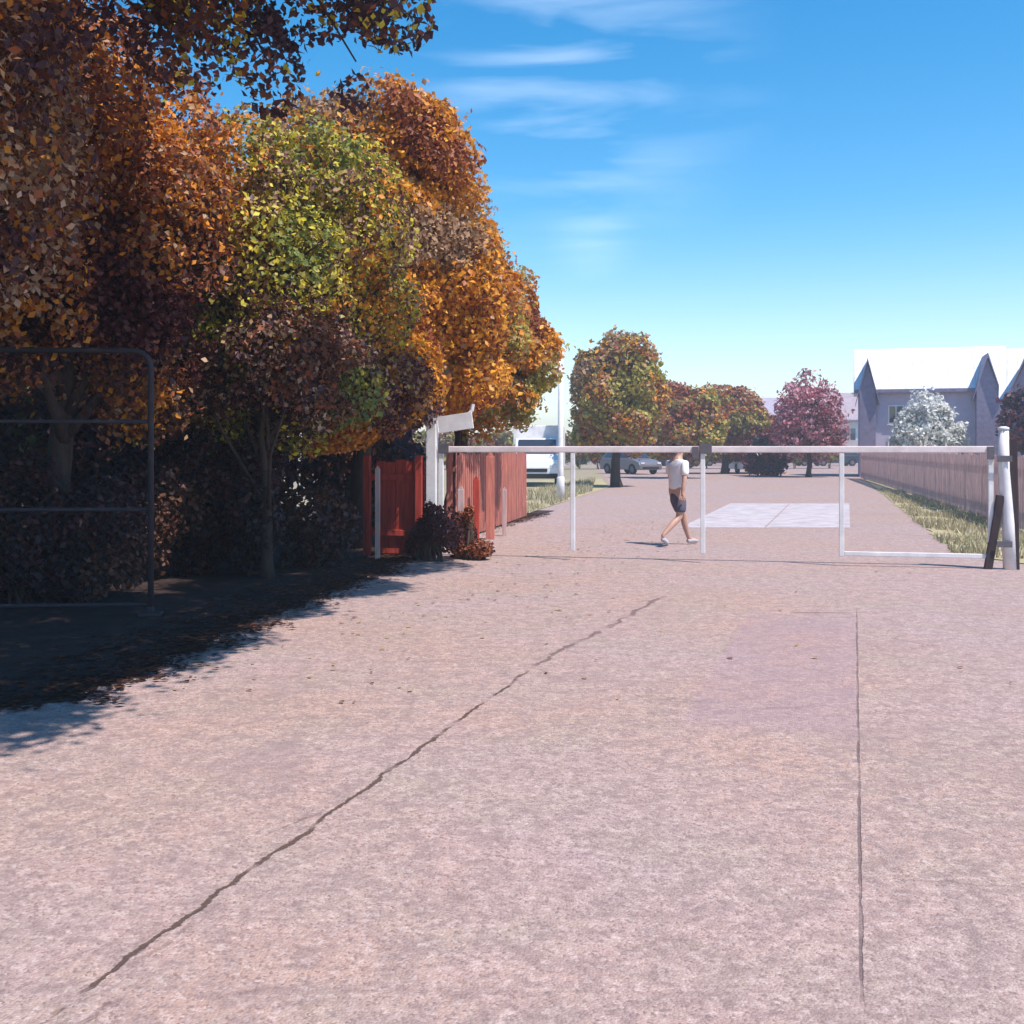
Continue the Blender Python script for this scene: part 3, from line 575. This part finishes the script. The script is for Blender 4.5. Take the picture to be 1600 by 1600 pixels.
def car(name, label, cat, loc, rz, paint, group, kind='hatch'):
    """x forward, y sideways; length 4.2"""
    e = empty(name, loc, label, cat, rz, group)
    L, W = 4.2, .86
    low = [(-2.08, .28), (-2.12, .55), (-2.05, .92), (-1.6, .98), (.75, .96), (1.5, .88), (2.0, .74), (2.1, .55), (2.06, .28)]
    def arch(cx, r, n=7): return [(cx + r * math.cos(a), .28 + r * math.sin(a) * .98) for a in [math.pi * i / (n - 1) for i in range(n)]]
    outline = low + arch(1.3, .37) + arch(-1.32, .37)
    mb = MB(); mb.prism(outline, lambda a, b, t: (a, t, b), -W, W); bo = mb.build('body', paint, e)
    bv = bo.modifiers.new('bevel', 'BEVEL'); bv.width = .06; bv.segments = 3; bv.limit_method = 'ANGLE'; bv.angle_limit = R(25)
    top = [(-1.95, .95), (-1.55, 1.38), (-1.2, 1.45), (.0, 1.46), (.4, 1.38), (1.05, .94)]
    mb = MB(); n = len(top)
    A = [mb.bm.verts.new((a, -(.80 - (b - .95) * .30), b)) for a, b in top]; B = [mb.bm.verts.new((a, (.80 - (b - .95) * .30), b)) for a, b in top]
    mb.bm.faces.new(A[::-1]); mb.bm.faces.new(B)
    for i in range(n): mb.bm.faces.new((A[i], A[(i + 1) % n], B[(i + 1) % n], B[i]))
    cb = mb.build('cabin', paint, e); bv = cb.modifiers.new('bevel', 'BEVEL'); bv.width = .05; bv.segments = 2
    for s in (-1, 1):
        yy = lambda b: s * (.80 - (b - .95) * .30 + .006)
        for q in ([(-1.72, 1.0), (-1.42, 1.34), (-.42, 1.38), (-.42, 1.0)], [(-.34, 1.0), (-.34, 1.38), (.02, 1.38), (.32, 1.31), (.86, 1.0)]):
            mb = MB(); vs = [mb.bm.verts.new((a, yy(b), b)) for a, b in q]; vs2 = [mb.bm.verts.new((a, yy(b) - s * .004, b)) for a, b in q]
            mb.bm.faces.new(vs); mb.bm.faces.new(vs2[::-1])
            for i in range(4): mb.bm.faces.new((vs[i], vs2[i], vs2[(i + 1) % 4], vs[(i + 1) % 4]))
            mb.build('side_window', M_glass, e)
    for nm, (x0, z0, x1, z1) in (('windscreen', (.98, .99, .46, 1.345)), ('rear_window', (-1.89, 1.03, -1.61, 1.33))):
        s = 1 if nm == 'windscreen' else -1; d = .02 * s
        mb = MB(); w0, w1 = .72, .60
        vs = [mb.bm.verts.new(v) for v in ((x0 + d, -w0, z0 + .01), (x0 + d, w0, z0 + .01), (x1 + d, w1, z1 + .01), (x1 + d, -w1, z1 + .01))]
        vb = [mb.bm.verts.new(v.co - Vector((d * .7, 0, .007))) for v in vs]
        mb.bm.faces.new(vs); mb.bm.faces.new(vb[::-1])
        for i in range(4): mb.bm.faces.new((vs[i], vb[i], vb[(i + 1) % 4], vs[(i + 1) % 4]))
        mb.build(nm, M_glass, e)
    for s in (-1, 1):
        MB().box(2.03, 2.11, s * .62 - .14, s * .62 + .14, .62, .73, .02).build('headlight', M_lamp, e)
        MB().box(-2.12, -2.05, s * .68 - .1, s * .68 + .1, .70, .86, .02).build('tail_light', M_tail, e)
        wheel(e, 1.3, s * .76); wheel(e, -1.32, s * .76)
    MB().box(2.08, 2.13, -.6, .6, .33, .46, .02).build('bumper', M_tyre, e)
    return e
M_lamp = mat('lamp lens', (.7, .7, .72), .15, .1, 5, 0, spec=.8); M_tail = mat('tail lens', (.35, .02, .02), .2, .1, 5, 0, spec=.8)
paints = [mat('car paint dark blue', (.018, .02, .04), .3, .1, 3, 0, spec=.6), mat('car paint black', (.012, .012, .014), .3, .1, 3, 0, spec=.6),
    mat('car paint maroon', (.08, .012, .015), .3, .1, 3, 0, spec=.6), mat('car paint grey', (.16, .15, .17), .3, .1, 3, 0, spec=.6), mat('car paint white', (.78, .77, .80), .3, .08, 3, 0, spec=.6)]
GC = 'dark cars parked in a row at the far end of the lane'
rowx = [(990, 0, 'black car at the left end of the far parked row', 1), (1062, 0, 'dark blue car second from the left in the far parked row, behind the walker', 0),
        (1128, 0, 'maroon car third from the left in the far parked row', 2), (1230, 0, 'black car right of the white car in the far parked row', 1), (1304, 0, 'dark blue car at the right end of the far parked row', 0)]
for px, _, lb, c in rowx:
    p = at(px, 98); car('parked_car', lb, 'car', p, R(4 if c else 184), paints[c], GC)
car('parked_car', 'white car facing the gate in front of the far dark row', 'car', at(1163, 70), R(-88), paints[4], None)
car('parked_car', 'grey car parked at an angle left of the walker', 'car', at(985, 68), R(-60), paints[3], None)
# white box lorry
def lorry():
    e = empty('box_lorry', at(842, 47), 'white box lorry parked beyond the left fence', 'lorry', R(-94))
    P = paints[4]
    b = MB().box(-3.4, .75, -1.05, 1.05, .75, 2.55, .04).build('cargo_box', M_white, e)
    mb = MB(); mb.prism([(.8, .35), (.8, 2.0), (1.25, 2.02), (1.75, 1.35), (2.25, 1.12), (2.35, .8), (2.35, .35)], lambda a, c, t: (a, t, c), -.92, .92); cb = mb.build('cab', P, e)
    bv = cb.modifiers.new('bevel', 'BEVEL'); bv.width = .05; bv.segments = 3
    mb = MB(); mb.prism([(1.33, 1.93), (1.74, 1.39), (1.78, 1.39), (1.37, 1.95)], lambda a, c, t: (a, t, c), -.78, .78); mb.build('windscreen', M_glass, e)
    for s in (-1, 1):
        mb = MB(); mb.prism([(.95, 1.3), (.95, 1.85), (1.2, 1.85), (1.6, 1.3)], lambda a, c, t: (a, t, c), s * .925, s * .93); mb.build('side_window', M_glass, e)
        MB().box(2.32, 2.37, s * .7 - .13, s * .7 + .13, .78, .93, .02).build('headlight', M_lamp, e)
        wheel(e, 1.65, s * .84, .36, .22); wheel(e, -2.4, s * .84, .36, .22)
    MB().box(2.34, 2.40, -.88, .88, .36, .56, .02).build('bumper', M_tyre, e)
    MB().box(2.352, 2.365, -.45, .45, .62, .76, .004).build('grille', M_tyre, e)
    MB().box(-3.3, .8, -.4, .4, .5, .745).build('chassis', M_tyre, e)
lorry()

# ------------------------------------------------------------ far wall and houses
mb = MB(); mb.box(-22, 30, 0, .25, -.05, 2.35, .02); o = mb.build('boundary_wall', M_wall); o.location = at(1050, 104); o.rotation_euler = (0, 0, R(3))
tag(o, 'long pale boundary wall behind the far row of dark cars', 'wall')

def house(name, label, loc, rz, W, D, eave, ridge, wallm, roofm, wins, gables=(), chimneys=(), group=None, verge=None):
    """front faces -y; x right.  wins: (x0,x1,z0,z1) on the front"""
    e = empty(name, loc, label, 'house', rz, group)
    mb = MB(); mb.prism([(0, -.05), (0, eave), (D / 2, ridge - .12), (D, eave), (D, -.05)], lambda a, b, t: (t, a, b), -W / 2, W / 2); mb.build('wall', wallm, e)
    ov = .3; sl = (ridge - eave) / (D / 2)
    mb = MB(); mb.prism([(-ov, eave - sl * ov), (D / 2, ridge), (D + ov, eave - sl * ov), (D + ov, eave - sl * ov + .14), (D / 2, ridge + .16), (-ov, eave - sl * ov + .14)], lambda a, b, t: (t, a, b), -W / 2 - .25, W / 2 + .25)
    rf = mb.build('roof', roofm, e)
    MB().box(-W / 2 - .25, W / 2 + .25, -ov - .14, -ov - .003, eave - sl * ov - .08, eave - sl * ov + .12, .02).build('gutter', M_slate, rf)
    for (x, y, w, h) in chimneys:
        ch = MB().box(x - w / 2, x + w / 2, y - .3, y + .3, ridge - .8, ridge + h, .01).build('chimney', M_slate, rf)
        mb = MB()
        for k in (-.25, .25): mb.tube([(x + k * w, y, ridge + h), (x + k * w, y, ridge + h + .3)], .1, 8)
        mb.build('chimney_pot', M_redwood, ch)
    for (x0, x1, z0, z1) in wins:
        w = MB()
        for a in ((x0, x1, z0 - .07, z0), (x0, x1, z1, z1 + .07), (x0 - .07, x0, z0 - .07, z1 + .07), (x1, x1 + .07, z0 - .07, z1 + .07), ((x0 + x1) / 2 - .03, (x0 + x1) / 2 + .03, z0, z1)): w.box(a[0], a[1], -.05, .0, a[2], a[3])
        f = w.build('window', M_white, e)
        MB().box(x0, x1, -.02, -.003, z0, z1).build('pane', M_glass, f)
        MB().box(x0 - .12, x1 + .12, -.11, -.052, z0 - .14, z0 - .075).build('sill', M_white, f)
    for (gx, gw, gap, depth) in gables:      # steep projecting gable with slate sides
        mb = MB(); mb.prism([(-gw / 2, -.05), (-gw / 2, eave - .2), (0, gap - .15), (gw / 2, eave - .2), (gw / 2, -.05)], lambda a, b, t: (gx + a, t, b), -depth, -.005)
        g = mb.build('gable', wallm if not verge else verge, e)
        mb = MB(); k = (gap - eave + .2) / (gw / 2)
        mb.prism([(-gw / 2 - .2, eave - .2 - .2 * k), (0, gap), (gw / 2 + .2, eave - .2 - .2 * k), (gw / 2 + .2, eave - .05 - .2 * k), (0, gap + .18), (-gw / 2 - .2, eave - .05 - .2 * k)], lambda a, b, t: (gx + a, t, b), -depth - .2, D / 2)
        mb.build('gable_roof', M_slate, g)
        if gw < 2: continue
        mb = MB(); mb.box(gx - .3, gx + .3, -depth - .05, -depth - .003, 3.0, 4.1); w = mb.build('window', M_white, g)
        MB().box(gx - .24, gx + .24, -depth - .06, -depth - .052, 3.06, 4.04).build('pane', M_glass, w)
    return e
p = at(1456, 60)
house('house', 'house with bright pale roof between two dark slate gables', p, R(-17), 7.6, 5.4, 4.95, 7.15, M_render, M_roofpale,
    [(-2.2, -1.5, 3.0, 3.9), (-2.2, -1.0, .9, 2.1)], gables=[(-3.35, .85, 6.4, .5), (2.75, 1.1, 6.5, .6)], verge=M_slate)
p = at(1690, 50)
house('house', 'dark slate gabled house cut by the right edge of the picture', p, R(-26), 6.4, 5.2, 4.0, 6.3, M_render, M_roofpale,
    [(1.0, 2.0, 2.4, 3.4)], gables=[(-2.0, 2.2, 6.35, .9)], verge=M_slate)
p = at(1300, 112)
house('house', 'small distant pale house behind the pink red tree', p, R(-12), 8, 6, 4.6, 7.2, M_white, mat('pinkish roof tile', (.42, .33, .37), .8, .2, 3, .2), [(-2.5, -1.4, 2.4, 3.6), (1.2, 2.3, 2.4, 3.6)], chimneys=[(3, 3, .9, .9)])
p = at(1175, 118)
house('house', 'small distant house with pink grey roof behind the rust tree', p, R(8), 8, 6, 4.4, 7.0, M_wall, mat('pink grey roof tile', (.40, .34, .42), .8, .2, 3, .2), [(1.2, 2.3, 2.4, 3.6)], chimneys=[(-3, 3, .9, .8)])
bush('pale_bush', 'pale silvery bush in front of the bright roofed house', 'bush', [(20.4, 54, 2.3, 1.3, .9, 2.1), (21.3, 54, 1.8, 1.0, .8, 1.8), (19.6, 54.2, 1.9, .9, .8, 1.7)], 9000, .10, [(.78, .77, .74), (.68, .68, .65), (.80, .79, .77), (.58, .58, .54)], 61, gap=-.35)
tree('dark_tree', 'small purple leaved tree between the two gabled houses', (20.0, 43, 0), (20.1, 43, 2.7), 1.0, .9, 1.5, 3500, .1, [PU, CR, (.16, .11, .2), PU], 62, gap=-.4, r0=.08)

# ------------------------------------------------------------ walker
M_skin = mat('skin', (.50, .29, .22), .5, .1, 12, .05, 80); M_hair = mat('hair', (.03, .02, .018), .6, .3, 40, .2, 60, stretch=(1, 1, .3))
M_shirt = mat('white cotton', (.82, .80, .82), .9, .1, 9, .3, 20); M_short = mat('dark shorts', (0.10, 0.09, 0.13), .9, .2, 9, .3, 20); M_shoe = mat('pale shoes', (.45, .42, .46), .7, .2, 12, .1)
def skin(name, verts, edges, m, parent, root=0, sub=2):
    me = bpy.data.meshes.new(name); me.from_pydata([v[0] for v in verts], edges, [])
    o = bpy.data.objects.new(name, me); C.objects.link(o); md = o.modifiers.new('skin', 'SKIN'); md.use_smooth_shade = True
    for i, v in enumerate(verts):
        r = v[1]; r = r if isinstance(r, tuple) else (r, r)
        me.skin_vertices[0].data[i].radius = r; me.skin_vertices[0].data[i].use_root = (i == root)
    o.modifiers.new('sub', 'SUBSURF').levels = sub; o.modifiers['sub'].render_levels = sub
    bpy.context.view_layer.update(); dg = bpy.context.evaluated_depsgraph_get(); me2 = bpy.data.meshes.new_from_object(o.evaluated_get(dg)); me2.name = name
    bpy.data.objects.remove(o); return link(name, me2, m, parent, True)
def person(loc, rz):
    e = empty('person', loc, 'person in a white top and dark shorts walking beyond the gate', 'person', rz)
    # +y is the way the person faces; mid-stride
    V = []; E = []
    def v(x, y, z, r, link_to=None):
        V.append(((x, y, z), r)); i = len(V) - 1
        if link_to is not None: E.append((link_to, i))
        return i
    pel = v(0, 0, .93, (.135, .10)); wa = v(0, .0, 1.08, (.125, .09), pel); ch = v(0, .01, 1.27, (.15, .105), wa); cl = v(0, .0, 1.40, (.10, .075), ch)
    nk = v(0, .015, 1.48, .055, cl); jaw = v(0, .045, 1.555, (.062, .07), nk); hd = v(0, .03, 1.635, (.078, .095), jaw); tp = v(0, .02, 1.70, (.06, .075), hd)
    hands = []
    for s, sw in ((-1, .16), (1, -.14)):
        sh = v(s * .165, 0, 1.375, .052, cl); el = v(s * .235, sw * .35, 1.13, .040, sh); fo = v(s * .245, sw * .8 + .03, 1.0, .036, el); wr = v(s * .24, sw * 1.2 + .07, .89, .026, fo)
        pa = v(s * .24, sw * 1.3 + .09, .83, (.020, .036), wr)
        hands.append((s, Vector((s * .24, sw * 1.35 + .095, .805))))
    legs = []
    for s, f in ((-1, .34), (1, -.30)):
        hp = v(s * .085, 0, .87, .092, pel)
        if f > 0: kn = (s * .10, .22, .50); an = (s * .10, .33, .10); to = (s * .105, .50, .06)
        else: kn = (s * .10, -.04, .48); an = (s * .10, -.38, .19); to = (s * .105, -.29, .06)
        th = v(s * .10, kn[1] * .5, (.87 + kn[2]) / 2, .078, hp); k = v(*kn, .054, th)
        ca = v(kn[0], kn[1] * .65 + an[1] * .35 - .02, kn[2] * .65 + an[2] * .35, .056, k); a = v(*an, .034, ca); t_ = v(*to, (.036, .028), a)
        legs.append((kn, an, to, s))
    body = skin('body', V, E, M_skin, e)
    # fingers and thumb: short chains rooted in the palm, joined into the body mesh
    FV = []
    parts = [body]
    for s, p in hands:
        for i in range(4):
            L = (.070, .080, .075, .058)[i]; y = -.027 + i * .018
            parts.append(skin('f', [((p.x, p.y + y, p.z + .02), .009), ((p.x, p.y + y, p.z - L * .3), .009), ((p.x - s * .012, p.y + y + .003, p.z - L * .7), .0078), ((p.x - s * .026, p.y + y + .003, p.z - L), .0062)], [(0, 1), (1, 2), (2, 3)], M_skin, e, sub=1))
        parts.append(skin('f', [((p.x, p.y + .02, p.z + .03), .011), ((p.x - s * .006, p.y + .045, p.z + .01), .010), ((p.x - s * .014, p.y + .055, p.z - .022), .008)], [(0, 1), (1, 2)], M_skin, e, sub=1))
    bm = bmesh.new()
    for o in parts: bm.from_mesh(o.data)
    # nose, ears, brow as part of the same mesh
    for c, sc in (((0, .135, 1.615), (.012, .018, .02)), ((-.078, .03, 1.62), (.010, .02, .03)), ((.078, .03, 1.62), (.010, .02, .03)), ((0, .118, 1.572), (.024, .01, .006))):
        bmesh.ops.create_uvsphere(bm, u_segments=10, v_segments=8, radius=1, matrix=Matrix.Translation(c) @ Matrix.Diagonal((*sc, 1)))
    for o in parts[1:]: bpy.data.objects.remove(o)
    bm.to_mesh(body.data); bm.free()
    for p in body.data.polygons: p.use_smooth = True
    for s in (-1, 1):
        mb = MB(); bmesh.ops.create_uvsphere(mb.bm, u_segments=10, v_segments=8, radius=.010, matrix=Matrix.Translation((s * .03, .115, 1.635))); mb.build('eye', M_glass, e, True)
    skin('hair', [((0, .0, 1.60), (.075, .072)), ((0, .0, 1.66), (.087, .097)), ((0, .012, 1.735), (.066, .082))], [(0, 1), (1, 2)], M_hair, e)
    # loose top with short sleeves
    SV = [((0, .0, .90), (.165, .13)), ((0, 0, 1.06), (.158, .122)), ((0, .01, 1.26), (.178, .13)), ((0, 0, 1.395), (.13, .095)), ((0, .005, 1.445), (.075, .07))]
    SE = [(0, 1), (1, 2), (2, 3), (3, 4)]
    for s, sw in ((-1, .16), (1, -.14)):
        i = len(SV); SV += [((s * .17, 0, 1.38), .07), ((s * .215, sw * .18, 1.25), .066), ((s * .235, sw * .3, 1.165), .064)]; SE += [(3, i), (i, i + 1), (i + 1, i + 2)]
    skin('shirt', SV, SE, M_shirt, e)
    DV = [((0, 0, .94), (.155, .12)), ((0, 0, .85), (.15, .12))]; DE = [(0, 1)]
    for kn, an, to, s in legs:
        i = len(DV); DV += [((s * .095, kn[1] * .15, .80), .108), ((s * .105, kn[1] * .62, .62), .098), ((s * .105, kn[1] * .78, .555), .096)]; DE += [(1, i), (i, i + 1), (i + 1, i + 2)]
    skin('shorts', DV, DE, M_short, e)
    for kn, an, to, s in legs:
        d = (Vector(to) - Vector(an)); heel = Vector(an) - Vector((0, d.y * .25, .04))
        skin('shoe', [(tuple(heel), (.042, .045)), (tuple(Vector(an) + d * .45 + Vector((0, 0, -.015))), (.045, .042)), (tuple(Vector(to) + Vector((0, .02, -.012))), (.046, .034))], [(0, 1), (1, 2)], M_shoe, e)
    return e
pp = person(gp(1058, 853), R(-58)); pp.scale = (1.04, 1.04, .98)

# ------------------------------------------------------------ fallen leaves on the tarmac
def litter():
    r = np.random.default_rng(99); V = []; Fc = []; col = []
    cols = [(.30, .12, .05), (.14, .06, .04), (.45, .26, .10), (.20, .08, .05), (.5, .36, .2)]
    for k in range(420 + 9000):
        if k >= 420:                      # drift along the ragged edge of the bed
            j = r.integers(len(edge) - 12) + 1; e0 = edge[j]; w = .012 + .02 * r.random(); an = r.random() * 6.28; z = .012 + r.random() * .01; i = len(V)
            px_, py_ = e0[0] + r.normal(-.02, .16) - (r.random() < .4) * r.random() * .8, e0[1] + r.normal(0, .1); ca, sa = math.cos(an), math.sin(an)
            for a, b, zz in ((-w * 1.5, 0, z), (0, w, z + .006), (w * 1.5, 0, z + .003), (0, -w, z + .008)): V.append((px_ + a * ca - b * sa, py_ + a * sa + b * ca, zz))
            Fc.append((i, i + 1, i + 2, i + 3)); c = ((.05, .025, .02), (.08, .035, .02), (.14, .06, .03), (.04, .02, .02))[r.integers(4)]; col += [(*c, 1)] * 4; continue
        s = r.random() ** .7 * 24; off = -4.3 + abs(r.normal(0, 1.0)) * 1.2 if r.random() < .9 else r.uniform(-4, 5)
        if s < 6.5: continue
        p = Vector((0, 0, 0)) + N * off + U * (s - .5) + Vector((r.normal(0, .3), 0, 0)); an = r.random() * 6.28; z = .010 + r.random() * .006; w = .010 + .013 * r.random(); l_ = w * 1.5
        ca, sa = math.cos(an), math.sin(an); i = len(V)
        for a, b, zz in ((-l_, 0, z), (0, w, z + .006), (l_, 0, z + .002), (0, -w, z + .004)): V.append((p.x + a * ca - b * sa, p.y + a * sa + b * ca, zz))
        Fc.append((i, i + 1, i + 2, i + 3)); c = cols[r.integers(5)]; col += [(*c, 1)] * 4
    me = bpy.data.meshes.new('fallen_leaves'); me.from_pydata(V, [], Fc)
    ca = me.color_attributes.new('leafcol', 'FLOAT_COLOR', 'CORNER'); ca.data.foreach_set('color', np.array(col, dtype=np.float32).ravel())
    tag(link('fallen_leaves', me, M_leaf), 'brown leaves scattered over the tarmac beside the tree row', 'leaves', kind='stuff')
litter()

# ------------------------------------------------------------ hazy air
def haze():
    mb = MB(); mb.box(-160, 160, -60, 400, -1.0, 11.0)
    m = bpy.data.materials.new('haze'); m.use_nodes = True; n = m.node_tree.nodes; l = m.node_tree.links; n.clear()
    v = n.new('ShaderNodeVolumePrincipled'); v.inputs['Color'].default_value = (.90, .90, .96, 1); v.inputs['Density'].default_value = 0.0022; v.inputs['Anisotropy'].default_value = .3
    o = n.new('ShaderNodeOutputMaterial'); l.new(v.outputs[0], o.inputs['Volume'])
    h = mb.build('haze', m); h['kind'] = 'stuff'
haze()
